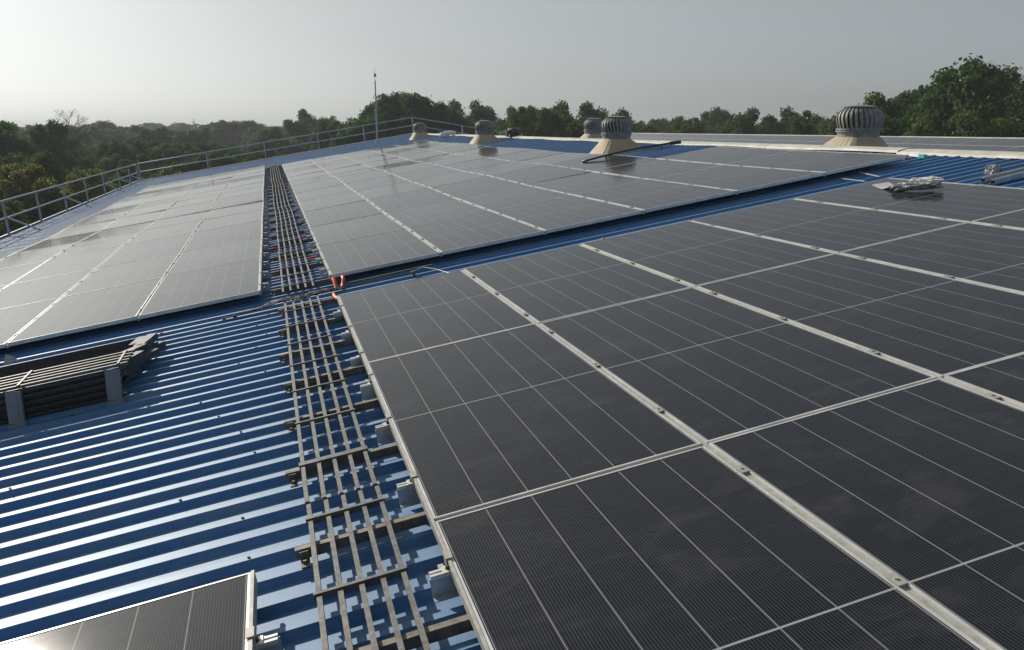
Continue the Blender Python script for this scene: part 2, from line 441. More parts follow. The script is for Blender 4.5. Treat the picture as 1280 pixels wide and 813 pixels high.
rail(6*GX+.002, 1.13, 5.73, CF(1.13, 5.7), 'short cream rail above the two uppermost far array panels by the ridge', 'rails between panel columns', edge=1)
rail(.010, 1.13, 28.8, CF(1.13, 28.8), 'cream rail along left edge of far array beside the walkway', 'rails along panel edges', edge=-1)
rail(-.693, 1.08, 31.0, CF(1.08, 31.0), 'cream rail along right edge of left array beside the walkway', 'rails along panel edges', edge=1)
for i in range(1, 4):
    rail(-.688-i*GX, 1.08, 31.0, CF(1.08, 31.0), 'dusty rail between %s and %s panel columns of left array' % (ORD[i-1], ORD[i]), 'rails between panel columns', zt=-.022)
rail(-.682-4*GX-.01, 1.08, 31.0, CF(1.08, 31.0), 'rail along outer edge of left array beside the eave', 'rails along panel edges', edge=-1)
rail(-.683, -6.88, -4.59, [-5.0, -5.75, -6.5], 'white rail along right edge of the bottom left panel', 'rails along panel edges', edge=1)

# ------------------------------------------------------------------ support brackets on the crests
bp = MB(); bp.box(-.09, .10, -.002, .002, CREST+.006, -.04); bp.box(-.09, .10, -.034, -.002, CREST+.001, CREST+.005)
bt = MB(); bt.box(-.085, .02, -.006, .006, -.040, -.028); bt.box(-.085, .02, .018, .030, -.040, -.028); bt.box(-.085, .02, -.006, .030, -.044, -.040); bt.box(-.040, .0, -.012, .036, -.028, -.024)
bn = MB(); bn.lathe([(0, -.012), (.009, -.012), (.009, -.022), (.012, -.024)], 12, c=(-.018, .012))
bp_me, bt_me, bn_me = bp.mesh('plate', M['plate']), bt.mesh('slot_rail', M['alu']), bn.mesh('bolt', M['bolt'])
def bracket(X, Y, flip, label, group):
    e = empty('support_bracket', mat=roofmat(X, Y, 0, math.pi if flip else 0)); tag(e, label, 'bracket', group)
    link('plate', bp_me, e); link('slot_rail', bt_me, e); link('bolt', bn_me, e)
for k, y in enumerate([-.52, -1.29, -2.02, -2.66, -3.40, -4.16, -4.93, -5.7]):
    bracket(0, y, 0, 'grey bracket under left edge of near array, %s one from the orange conduits' % ORD[k], 'brackets along the near array edge')
for k in range(20):
    bracket(.018, 1.75+k*.765, 0, 'grey bracket under left edge of far array, %s one beyond the orange conduits' % ordn(k), 'brackets along the far array edge')
for k in range(20):
    bracket(-.70, 1.62+k*.765, 1, 'grey bracket under right edge of left array, %s one from its front corner' % ordn(k), 'brackets along the left array edge')
bracket(-.69, -5.0, 1, 'grey bracket beside the single bottom left panel', 'brackets along panel edges')

# ------------------------------------------------------------------ purlin channels across the roof
def purlin(xa, xb, y, label, zt=.045):
    e = empty('steel_channel', mat=roofmat(xa, y, CREST)); tag(e, label, 'steel channel', 'steel channels carrying the walkway')
    mb = MB(); L = xb-xa; mb.box(0, L, -.015, .015, zt-.004, zt); mb.box(0, L, -.015, -.011, .002, zt-.004); mb.box(0, L, .011, .015, .002, zt-.004)
    mb.build('channel_body', M['traydark'], e)
    for sx_ in (.05, .09):
        q_ = MB(); q_.box(sx_-.035, sx_+.0, -.09, -.024, .001, .006); q_.box(sx_-.035, sx_, -.030, -.024, .006, zt-.006); q_.tube([(sx_-.018, -.062, .006), (sx_-.018, -.062, .02)], .008, 8)
        if sx_ < .08: q_.build('foot_clip', M['traydark'], e)
for k, y in enumerate([-5.92, -5.16, -4.38, -3.58, -2.83, -2.09, -1.33, -.54, .30]):
    purlin(-.56+.01*(k % 3), .35, y, 'steel channel under walkway and near array, %s from the cable bundle' % ORD[8-k])
for k in range(26):
    purlin(-.60, .10, 1.35+k*1.15, 'steel channel crossing under the far walkway, %s beyond the cable bundle' % ordn(k))
# ------------------------------------------------------------------ cable tray walkway
def tray_parts(e, L, width=.30, n=5, first=.3, step=.6, seed=0, wide=None, mat='tray'):
    rnd = random.Random(seed)
    for i in range(n):
        x = -width/2 + width*i/(n-1); mb = MB(); wob = rnd.uniform(-.003, .003)
        mb.beam((x, 0, 0), (x+wob, L/2, rnd.uniform(-.002,.002)), .019, .020); mb.beam((x+wob, L/2, 0), (x, L, 0), .019, .020)
        mb.build('long_bar', M[mat], e)
    y = first; k = 0
    while y < L:
        mb = MB(); wd = .016
        if wide is not None and k == wide: wd = .042
        mb.box(-width/2-.018, width/2+.016, y-wd/2, y+wd/2, .0105, .0165); mb.box(-width/2-.018, width/2+.016, y-wd/2, y-wd/2+.004, -.012, .0105)
        mb.build('cross_bar', M[mat], e); y += step; k += 1
WX = -.320
segs = [(-7.2, -4.05, .005, 'nearest section of the ladder walkway beside the near array', .0, None, .0),
        (-4.03, .62, .0, 'second section of the ladder walkway, ending at the cable bundle', .0, 0, .004)]
yy = .98; k = 2
while yy < 30.5:
    segs.append((yy, min(yy+2.95, 31), .008*math.sin(k*2.1), 'section of the ladder walkway between the far arrays, %s beyond the cable bundle' % ORD[k-2], 0, None, .006*math.sin(k)))
    yy += 3.0; k += 1
for k, (a, b_, dx_, lab, rz, wide, dz) in enumerate(segs):
    e = empty('ladder_walkway', mat=roofmat(WX+dx_, a, -.0575+dz)); tag(e, lab, 'walkway', 'ladder walkway sections')
    first = (-6.6-a) if k == 0 else ((-3.60-a) if k == 1 else .25)
    tray_parts(e, b_-a, seed=k, first=first, wide=wide)

# spare tray sections stacked on uprights left of the walkway
def spare(X, Y, Z, L, label, rz=math.pi/2, seed=9, width=.34, tilt=0):
    e = empty('spare_ladder_section', mat=roofmat(X, Y, Z, rz) @ Matrix.Rotation(tilt, 4, 'Y')); tag(e, label, 'walkway section', 'spare ladder sections in the stack')
    tray_parts(e, L, seed=seed, width=width, first=.06, step=.64)
spare(-1.55, -1.22, .13, 2.2, 'topmost spare ladder section lying across the two grey uprights', seed=9)
spare(-1.60, -1.19, .095, 2.2, 'second spare ladder section from the top of the stack', seed=10)
spare(-1.64, -1.10, .060, 2.2, 'third spare ladder section from the top of the stack', seed=12)
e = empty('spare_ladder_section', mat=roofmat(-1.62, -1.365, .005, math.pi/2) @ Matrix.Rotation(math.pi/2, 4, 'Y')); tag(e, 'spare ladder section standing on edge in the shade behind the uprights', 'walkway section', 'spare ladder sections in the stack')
tray_parts(e, 2.1, seed=14, width=.19, n=5, first=.1, step=.64, mat='bolt')  # darker steel than the other sections, shade put into its colour
o = MB(); o.box(-2.1, 0, -.008, .008, 0, .20); tag(o.build('shade_board', M['pipe'], mat=roofmat(-1.66, -1.33, CREST)), 'dark board added upright to blacken the shade behind the ladder section in the stack', 'board')  # added board, its black stands in for the shade inside the stack
o = MB(); o.box(-2.1, 0, 0, 1.55, 0, .012); tag(o.build('shade_board', M['shadedark'], mat=roofmat(-1.66, -1.30, CREST+.06)), 'dark board added flat under the spare ladder sections to blacken the shade there', 'board')  # added flat board, paints the roof under and behind the stack shade-dark
def upright(X, Y, label):
    e = empty('upright_channel', mat=Matrix.Translation(rp(X, Y, CREST))); tag(e, label, 'upright', 'grey uprights under the spare ladders')
    mb = MB(); mb.box(-.045, .045, -.003, .003, .0, .225); mb.box(-.048, -.045, -.003, .04, 0, .225); mb.box(.045, .048, -.003, .04, 0, .225)
    mb.box(-.02, .02, -.007, -.0035, 0, .225)
    mb.build('web', M['concrete'], e, bevel=.002)
    mb = MB(); mb.box(-.055, .055, -.02, .05, -.0335, -.0005); mb.build('foot_plate', M['concrete'], e, mat=ROOFROT)
upright(-1.70, -1.38, 'right grey upright holding the spare ladder stack')
upright(-2.33, -1.40, 'left grey upright holding the spare ladder stack')
# heap of brackets
rnd = random.Random(21)
for k in range(11):
    lay = k // 4; X = -1.66+rnd.uniform(-.07, .10)+lay*.01; Y = -.92+(k % 4)*.27+rnd.uniform(-.05, .05)
    L = rnd.uniform(.24, .36); Z = CREST+.055+lay*.062; e = empty('steel_offcut', mat=roofmat(X, Y, Z, 1.1+rnd.uniform(-.35, .35)))
    tag(e, 'short dark steel offcut in the small pile beside the spare ladders', 'steel offcut', 'steel offcuts piled by the spare ladders')
    mb = MB(); mb.box(-L/2, L/2, -.035, .035, -.003, .001); mb.box(-L/2, L/2, -.038, -.035, -.052, .001); mb.box(-L/2, L/2, .035, .038, -.052, .001)
    mb.box(-L/2+.02, -L/2+.05, -.012, .012, .0015, .004); mb.build('channel_body', M['offcut'], e)
mb = MB(); mb.v = [(-.05,0,0),(.07,.02,.005),(.02,.03,.06),(-.02,.03,.08)]; mb.f = [(0,1,2,3)]; mb.mi = [0]
mb.q((-.05,.004,0),(-.02,.034,.08),(.02,.034,.06),(.07,.024,.005))
o = mb.build('scrap_sheet', M['galv'], mat=roofmat(-2.80, .30, CREST+.074)); tag(o, 'small bent silver sheet offcut standing behind the spare ladders', 'metal scrap')

# ------------------------------------------------------------------ roof ventilators
def ventilator(x, y, z, r, label, hb=.42, slope=1):
    """x,y,z: centre of base on the roof surface (world); base follows the slope"""
    e = empty('roof_ventilator', loc=(x, y, z)); tag(e, label, 'roof ventilator', 'turbine ventilators near the ridge')
    B = r*1.56; T = r*.86; H = hb; ts = math.tan(S)*slope
    mb = MB(); N = 32
    ring0 = []; ring1 = []
    for k in range(N):
        t = 2*math.pi*(k+.5)/N; c, s_ = math.cos(t), math.sin(t); q_ = 1/max(abs(c), abs(s_))
        ring0.append((B*c*q_, B*s_*q_, B*c*q_*ts-.03)); 
        q2 = 1 + (q_-1)*.25
        ring1.append((T*c*q2, T*s_*q2, H))
    base = [(a*1.22, b_*1.22, c-.004 + a*.22*ts) for a, b_, c in ring0]
    for A, Bq in ((base, ring0), (ring0, ring1)):
        for k in range(N): k2 = (k+1) % N; mb.q(A[k], A[k2], Bq[k2], Bq[k])
    mb.build('base', M['frp'], e)
    z0 = H
    mb = MB(); mb.lathe([(T*1.02, z0-.005), (T*1.02, z0+.07), (T*1.10, z0+.07), (T*1.10, z0+.095), (T*.9, z0+.10)], 40); mb.build('collar', M['turbine'], e, smooth=False)
    # turbine head
    zb = z0+.10; hh = r*.98
    mb = MB(); mb.lathe([(T*1.04, zb-.003), (T*1.10, zb+.005), (T*1.10, zb+.03), (T*.8, zb+.032)], 40); mb.build('bottom_ring', M['turbine'], e)
    mb = MB(); nb = 28
    def rad(f): return r*(.90 + .10*math.sin(math.pi*min(1, f*1.25))) * (1 if f < .55 else math.sqrt(max(0, 1-((f-.55)/.50)**2.4)))
    NS = 9
    for k in range(nb):
        t0 = 2*math.pi*k/nb; pr = None
        for i in range(NS+1):
            f = i/NS*.93; rr = rad(f); zz = zb+.03+hh*f; tw = t0 - .14*f
            tw2 = tw - 2*math.pi/nb*1.05
            a = Vector((rr*1.0*math.cos(tw), rr*1.0*math.sin(tw), zz)); c = Vector((rr*.86*math.cos(tw2), rr*.86*math.sin(tw2), zz))
            b_ = Vector((rr*.99*math.cos((tw+tw2)/2), rr*.99*math.sin((tw+tw2)/2), zz))
            if pr: mb.q(pr[0], pr[1], b_, a); mb.q(pr[1], pr[2], c, b_)
            pr = (a, b_, c)
    mb.build('turbine_blades', M['turbine'], e, smooth=False)
    mb = MB(); mb.lathe([(.01, zb), (T*.70, zb), (T*.74, zb+hh*.5), (T*.45, zb+hh*.88), (.01, zb+hh*.9)], 24); mb.build('rotor_core', M['black'], e)
    rt = rad(.93)
    mb = MB(); mb.lathe([(rt*1.12, zb+.03+hh*.91), (rt*1.15, zb+.03+hh*.95), (rt*.6, zb+.03+hh*1.01), (.02, zb+.03+hh*1.03), (.0, zb+.03+hh*1.03)], 32); mb.build('top_cap', M['turbine'], e)
    return e
def rz_(x): return (x*math.tan(S) - .13/CS)
for (x, y, lab) in ((6.62, 9.45, 'large turbine ventilator on tan base with a black pipe leaning at its foot'),
                    (6.66, 21.1, 'mid distance turbine ventilator on tan base left of the black pipe'),
                    (6.7, 34.2, 'farthest turbine ventilator on tan base, right of the lightning mast')):
    ventilator(x, y, rz_(x)-.01, .34, lab, hb=.29)
def rzo(x): return RZ - (x-RX)*math.tan(S)
ventilator(8.90, 4.62, rzo(8.9), .375, 'turbine ventilator behind the ridge before the big tree, rightmost of all', hb=.36, slope=-1)
ventilator(8.95, 16.7, rzo(8.95), .33, 'turbine ventilator behind the ridge, half hidden by the large one', hb=.34, slope=-1)

# ------------------------------------------------------------------ black pipe
pa, pb = rp(5.11, 7.25, .03), rp(6.82, 6.79, .10)
mb = MB(); pts = [pa.lerp(pb, i/12) + Vector((0, 0, .035*math.sin(math.pi*i/12))) for i in range(13)]; mb.tube(pts, .018, 10)
e = empty('long_pipe', loc=pa); tag(e, 'long black pipe resting on the panel edge and ridge beside the large ventilator', 'pipe')
mb.v = [tuple(Vector(v)-pa) for v in mb.v]; mb.build('pipe_body', M['pipe'], e, smooth=True)
mb = MB(); mb.tube([pts[-2]-pa, pts[-1]-pa+Vector((.06,-.01,.004))], .032, 12); mb.build('coupling', M['pipe'], e, smooth=False)
mb = MB(); mb.tube([pts[3]-pa, pts[3]-pa-Vector((0,0,.06))], .012, 6); mb.tube([pts[10]-pa, pts[10]-pa-Vector((0,0,.10))], .012, 6); mb.build('strap', M['pipe'], e)

# ------------------------------------------------------------------ lightning mast
b0 = rp(5.05, 37.4, CREST)
e = empty('lightning_mast', loc=b0); e.scale = (.8, .8, .88); tag(e, 'tall thin grey lightning mast with bell shaped tip at the far roof edge', 'lightning mast')
mb = MB(); mb.tube([(0,0,0),(0,0,1.9)], .055, 12); mb.tube([(0,0,1.9),(0,0,3.55)], .040, 12); mb.build('pole', M['railsteel'], e)
mb = MB(); mb.box(-.14,.14,-.14,.14,-.01,.03); mb.tube([(.12,0,.03),(0,0,.22)], .02, 6); mb.tube([(-.12,0,.03),(0,0,.22)], .02, 6); mb.build('foot', M['railsteel'], e)
mb = MB(); mb.tube([(0,0,3.52),(0,0,3.80)], .012, 8); mb.lathe([(.0,3.76),(.085,3.78),(.095,3.82),(.045,3.92),(.03,3.98),(.0,3.99)], 16); mb.tube([(0,0,3.98),(0,0,4.28)], [.012,.004], 8); mb.build('air_terminal', M['bolt'], e)
mb = MB(); mb.box(-.07,.07,-.07,.07,1.86,1.92); mb.box(.05,.12,-.02,.02,2.52,2.56); mb.build('clamp', M['railsteel'], e)

# ------------------------------------------------------------------ guard rails
def guard(name, label, group, posts, H, braces=()):
    e = empty(name, loc=posts[0]); o0 = Vector(posts[0]); tag(e, label, 'guard rail', group)
    U = Vector((-.07, 0, 1)).normalized()
    for k, p0 in enumerate(posts):
        mb = MB(); mb.beam(Vector(p0)-o0, Vector(p0)-o0+U*H, .05, .05, upv=Vector((0,1,0))); mb.box(*(sum(((c-.07, c+.07) for c in (Vector(p0)-o0)[:2]), ())), (Vector(p0)-o0).z-.01, (Vector(p0)-o0).z+.012)
        mb.build('post', M['railsteel'], e)
        if k in braces:
            mb = MB(); mb.beam(Vector(p0)-o0+U*H*.55, Vector(p0)-o0+Vector((.75, 0, .75*math.tan(S)+.02)), .04, .04); mb.build('brace', M['railsteel'], e)
    for hz in (H, H*.52):
        mb = MB(); mb.tube([Vector(p0)-o0+U*hz for p0 in posts], .026, 8); mb.build('top_rail' if hz == H else 'middle_rail', M['railsteel'], e, smooth=True)
ys = [3.4, 6.9, 10.3, 13.8, 17.3, 20.7, 24.2, 27.8, 31.5, 35.4, 38.6, 41.2]
H = .92
guard('guard_rail', 'galvanised guard rail with slanted braces along the left eave', 'guard rails on the roof edges', [rp(XE+.05, y, CREST) for y in ys], H, braces=(4, 6, 8, 9, 10))
gp = [rp(x, 41.92, CREST) for x in (-7.28, -3.75, -.65, 2.3, 4.9, 7.75)] + [Vector((x, 41.92, RZ-(x-RX)*math.tan(S)+.01)) for x in (10.6, 12.9, 15.2)]
guard('guard_rail', 'galvanised guard rail running over the far gable end, bending at the ridge', 'guard rails on the roof edges', gp, H)

# ------------------------------------------------------------------ cables, conduits, small things
def wig(pts, amp, seed, n=8):
    rnd = random.Random(seed); out = []
    for a, b_ in zip(pts, pts[1:]):
        for i in range(n):
            f = i/n; p0 = Vector(a).lerp(Vector(b_), f); out.append(p0+Vector((rnd.uniform(-amp, amp), rnd.uniform(-amp, amp), rnd.uniform(-amp, amp)*.4)))
    out.append(Vector(pts[-1])); return out
for k in range(7):
    oy = (k-3)*.018
    P = [(-1.05, .58+oy, CREST+.015), (-.72, .62+oy*.6, CREST+.03), (-.52, .52+oy, -.030), (-.30, .47+oy*1.6, -.026), (-.14, .55+oy, -.030), (-.02, .72+oy*.5, -.07), (.10, .80+oy, CREST+.02)]
    if k > 3: P = P[1:]
    if k in (1, 5): P = P[2:-1]
    mb = MB(); mb.tube([rp(*v) for v in wig(P, .014, 40+k)], .0065 if k != 3 else .009, 6)
    tag(mb.build('cable', M['cablew'] if k == 5 else M['cable'], smooth=True), 'pale thin cable lying over the cable bundle on the walkway' if k == 5 else 'black cable in the tangled bundle crossing the walkway', 'cable', 'cables crossing the walkway')
def corr(P, r, label, name='orange_conduit', mat='orange'):
    mb = MB(); pts = []; rs = []
    P = [Vector(q_) for q_ in P]
    for a, b_ in zip(P, P[1:]):
        n = max(2, int((b_-a).length/.008))
        for i in range(n):
            pts.append(rp(*a.lerp(b_, i/n))); rs.append(r*(1.0 if len(pts) % 2 else .86))
    pts.append(rp(*P[-1])); rs.append(r); mb.tube(pts, rs, 14)
    tag(mb.build(name, M[mat], smooth=True), label, 'conduit', 'orange corrugated conduits')
corr([(.030, 1.03, -.03), (.034, .99, -.05), (.034, .90, -.105)], .020, 'orange corrugated conduit stub rising at the far array corner')
corr([(.125, 1.04, -.028), (.125, .98, -.04), (.105, .92, -.085), (.09, .86, -.10)], .019, 'orange corrugated conduit curving beside the stub, right of it')
corr([(-.015, .62, -.10), (-.01, .40, -.09), (0.0, .16, -.06), (.02, .06, -.03)], .018, 'orange conduit lying at the near array corner')
corr([(.03, .08, -.045), (.10, .06, -.035), (.17, .07, -.045)], .016, 'short orange conduit tucked under the near array corner')
def simple_bar(name, a, b_, w_, h_, mat, label, cat, group=None, za=0):
    A, B = rp(*a), rp(*b_); e_ = MB(); L = (B-A).length; d = (B-A)/L
    e_.beam((0,0,0), B-A, w_, h_, upv=Vector((0,0,1)))
    if h_ > .03: e_.beam((B-A)*.0+Vector((0,0,h_/2+.002)), (B-A)+Vector((0,0,h_/2+.002)), w_*.6, .004)
    o_ = e_.build(name, M[mat]); o_.location = A; tag(o_, label, cat, group); return o_
simple_bar('steel_rod', (.14, .93, -.085), (1.04, .95, -.085), .022, .022, 'tray', 'thin brown steel rod lying in the gap between arrays', 'steel rod')
e = empty('junction_block', mat=roofmat(.80, .70, CREST)); tag(e, 'small grey block on a clip in the gap between the arrays', 'junction block')
mb = MB(); mb.box(-.025, .025, -.02, .02, .03, .062); mb.build('housing', M['tray'], e, bevel=.003)
mb = MB(); mb.box(-.012, .012, -.012, .012, 0, .03); mb.build('foot', M['bolt'], e)
mb = MB(); mb.tube([rp(.82, .70, -.055), rp(.90, .72, -.04), rp(1.0, .60, -.06), rp(1.08, .40, -.08), rp(1.09, .06, -.05), rp(1.09, .0, -.045)], .005, 6)
tag(mb.build('cable', M['cablew'], smooth=True), 'pale cable looping from the grey block to the near array', 'cable')
corr2 = [(-.62, 12.6, 'left'), (-.56, 4.55, 'left'), (-.09, 3.05, 'right'), (-.12, 14.0, 'right'), (-.10, 5.2, 'right'), (-.10, 17.5, 'right')]
for k, (x, y, sd_) in enumerate(corr2):
    mb = MB(); A = rp(x-.05, y, CREST+.03); B = rp(x+.06, y+.01, CREST+.032); mb.tube([A, A.lerp(B, .5), B], [.014, .016, .014], 10)
    tag(mb.build('conduit_stub', M['red'] if k % 2 else M['orange']), 'short faded red conduit piece on the %s side of the walkway, %s away' % (sd_, ORD[k]), 'conduit', 'red conduit pieces along the walkway')
for k, (x, y) in enumerate([(1.75, .42), (2.78, .55), (3.75, .50), (5.62, 1.30), (-1.6, .52), (-.95, .62), (6.62, 1.30)]):
    e_ = MB(); e_.lathe([(.0, .02), (.012, .018), (.018, .008), (.02, 0)], 10)
    o_ = e_.build('plastic_plug', M['red'], smooth=True, mat=roofmat(x, y, CREST+.001)); tag(o_, 'tiny red plastic plug on a roof rib %s' % ['right of the grey block', 'before the second far rail', 'before the third far rail', 'near the pale strips', 'before the left array, farther from the walkway', 'before the left array, nearer the walkway', 'at the last far array corner'][k], 'plastic plug', 'red plugs on the roof')
simple_bar('metal_strip', (5.93, .52, CREST+.03), (6.01, 1.05, CREST+.02), .025, .006, 'alu', 'pale metal strip left of another in the gap by the last panels', 'metal strip')
simple_bar('metal_strip', (6.2, .62, CREST+.03), (6.38, 1.22, CREST+.02), .025, .006, 'alu', 'pale metal strip right of another in the gap by the last panels', 'metal strip')
# spirit-level like bar
A = rp(7.55, 1.95, CREST+.02); B = rp(7.43, 1.34, CREST+.02)
e = empty('measuring_bar', loc=A); tag(e, 'pale bar with a teal green end lying on the bare blue roof by the ridge', 'bar')
mb = MB(); mb.beam((0,0,0), (B-A)*.88, .03, .03); mb.build('bar', M['paper'], e)
mb = MB(); mb.beam((B-A)*.86, (B-A)*1.06, .045, .045); mb.build('end_piece', M['teal'], e)
mb = MB(); mb.box(-.05, .05, -.03, .03, 0, .02); tag(mb.build('red_tool', M['red'], mat=roofmat(7.28, 1.46, CREST), bevel=.005), 'small red tool beside the teal ended bar', 'tool')
# aluminium profiles on bare roof at the right
for k, (x, y, L, nm) in enumerate(((6.42, -.62, 1.6, 'rear'), (6.36, -.80, 1.7, 'front'))):
    e_ = MB(); e_.box(0, L, -.03, .03, 0, .004); e_.box(0, L, -.03, -.026, .004, .05); e_.box(0, L, .026, .03, .004, .05); e_.box(0, L, -.016, .016, .036, .05)
    tag(e_.build('spare_profile', M['galv'], mat=roofmat(x, y, CREST, .06)), '%s grey metal profile lying on the roof at the right edge' % nm, 'metal profile', 'spare profiles on the bare roof')

def crumple(name, size, seed, mat, M4, label, cat, amp=.25, cuts=28):
    mb = MB(); N = cuts; Mq = cuts//2; off = Vector((seed*3.1, seed*1.7, 0))
    for i in range(Mq+1):
        th = math.pi*i/Mq
        for j in range(N):
            ph = 2*math.pi*j/N; d = Vector((math.sin(th)*math.cos(ph), math.sin(th)*math.sin(ph), math.cos(th)))
            sgn = lambda v: math.copysign(abs(v)**.65, v)
            q_ = Vector((sgn(d.x)*size[0], sgn(d.y)*size[1], sgn(d.z)*size[2]))
            nn = 1+amp*(noise.noise(d*2.6+off)*1.0+noise.noise(d*6+off)*.6)
            q_ *= nn; q_.z = max(q_.z, -size[2]*.9); mb.v.append(tuple(q_))
    for i in range(Mq):
        for j in range(N):
            j2 = (j+1) % N; mb.f.append((i*N+j, (i+1)*N+j, (i+1)*N+j2, i*N+j2)); mb.mi.append(0)
    o_ = mb.build(name, M[mat], mat=M4, smooth=False); tag(o_, label, cat); return o_
rzf = math.atan2(-1.10+.55, 5.62-5.30)
crumple('film_bundle', (.205, .07, .034), 2, 'film', roofmat(5.42, -.86, .046, rzf), 'crumpled silver film bundle lying on the last near array panel', 'film bundle', amp=.30, cuts=44)
crumple('film_bundle', (.135, .05, .034), 7, 'paper', roofmat(5.50, -.90, .078, rzf), 'crumpled white plastic wrap on top of the silver film bundle', 'plastic wrap', amp=.5, cuts=40)
mb = MB(); n = 8
for i in range(n):
    for_ = lambda k, s_: Vector((-.10*s_+.01, -.20+.40*k/n, .004+.018*math.sin(k*.9)+.01*(s_ > 0)))
    a, b_ = i, i+1
    mb.q(for_(a, 1), for_(b_, 1), for_(b_, -1), for_(a, -1)); mb.q(for_(a, -1)-Vector((0,0,.001)), for_(b_, -1)-Vector((0,0,.001)), for_(b_, 1)-Vector((0,0,.001)), for_(a, 1)-Vector((0,0,.001)))
tag(mb.build('paper_sheet', M['paper'], mat=roofmat(5.46, -.50, .004)), 'white sheet lying flat left of the silver film bundle', 'sheet')
crumple('plastic_lump', (.07, .06, .06), 9, 'film', roofmat(6.74, -.42, CREST+.05), 'translucent plastic lump on the roof beside the grey profiles', 'plastic lump', amp=.3)
crumple('white_bag', (.35, .2, .10), 5, 'paper', roofmat(7.4, 30.5, 0.02), 'white crumpled bag on the ridge near the farthest ventilator', 'bag', amp=.4)
crumple('dark_bundle', (.22, .2, .13), 6, 'cable', roofmat(7.75, 21.0, .05), 'dark bundle on the ridge right of the mid distance ventilator', 'bundle', amp=.35)

# ------------------------------------------------------------------ trees
def limb(mb, a, b_, r0, r1, seed, n=5):
    rnd = random.Random(seed); a = Vector(a); b_ = Vector(b_); pts = []; rs = []
    for i in range(n+1):
        f = i/n; j = (b_-a).length*.05*(0 if i in (0,) else 1)
        pts.append(a.lerp(b_, f)+Vector((rnd.uniform(-j, j), rnd.uniform(-j, j), 0))); rs.append(r0+(r1-r0)*f)
    mb.tube(pts, rs, 7); return pts
def crown(seed, nblob, W_, Hc, zc, leaf, nleaf, matk, flat=1.0):
    """W_: half width, Hc: half height, zc: centre height"""
    rnd = random.Random(seed); blobs = []; mains = []
    while len(mains) < nblob//3:
        v = Vector((rnd.uniform(-1, 1), rnd.uniform(-1, 1), rnd.uniform(-1, 1)))
        if not (.3 < v.length < 1) or (v.z < -.5 and rnd.random() < .6): continue
        rr = rnd.uniform(.24, .42)*W_; k = 1-rr/W_*.45
        c = Vector((v.x*W_*k, v.y*W_*k, zc+v.z*Hc*k))
        if any((c-q_).length < .45*max(rr, r2) for q_, r2 in mains): continue
        mains.append((c, rr))
    for c, rr in mains:
        blobs.append((c, rr*.7))
        for _ in range(6):
            d = Vector((rnd.gauss(0, 1), rnd.gauss(0, 1), rnd.gauss(.3, .9))).normalized()
            blobs.append((c+d*rr*rnd.uniform(.5, .85), rr*rnd.uniform(.26, .5)))
    vs = []; fs = []
    tot = sum(r_*r_ for _, r_ in blobs)
    for c, r_ in blobs:
        cnt = int(nleaf*r_*r_/tot)
        for _ in range(cnt):
            d = Vector((rnd.gauss(0, 1), rnd.gauss(0, 1), rnd.gauss(0, 1))).normalized()
            rad_ = r_*(rnd.uniform(.5, 1.06) if rnd.random() < .93 else rnd.uniform(1.0, 1.3))
            p0 = c+Vector((d.x*rad_, d.y*rad_, d.z*rad_*.8))
            nrm = (d*1.0+Vector((rnd.gauss(0, .6), rnd.gauss(0, .6), rnd.gauss(0, .6)+.35))).normalized()
            u = nrm.orthogonal().normalized(); u = (Matrix.Rotation(rnd.uniform(0, 6.28), 3, nrm) @ u); v_ = nrm.cross(u)
            s_ = leaf*rnd.uniform(.55, 1.25); n0 = len(vs)
            vs += [tuple(p0-u*s_*.5), tuple(p0+v_*s_*.42-u*s_*.05), tuple(p0+u*s_*.55), tuple(p0-v_*s_*.42-u*s_*.02)]
            fs.append((n0, n0+1, n0+2, n0+3))
    me = bpy.data.meshes.new('crown'); me.from_pydata(vs, [], fs); me.materials.append(M[matk]); me.update()
    tb = MB(); top = zc+Hc*.3
    tr = limb(tb, (0, 0, 0), (rnd.uniform(-.3, .3), rnd.uniform(-.3, .3), top), W_*.075+.04, .05, seed)
    for c, r_ in blobs[::7]:
        st = tr[rnd.choice([1, 2, 3])]
        limb(tb, st, c, W_*.03+.015, .015, seed+int(c.x*10), 3)
    return me, tb.mesh('trunk', M['bark'], True)
KN = {}
def kind(k, variants): KN[k] = variants
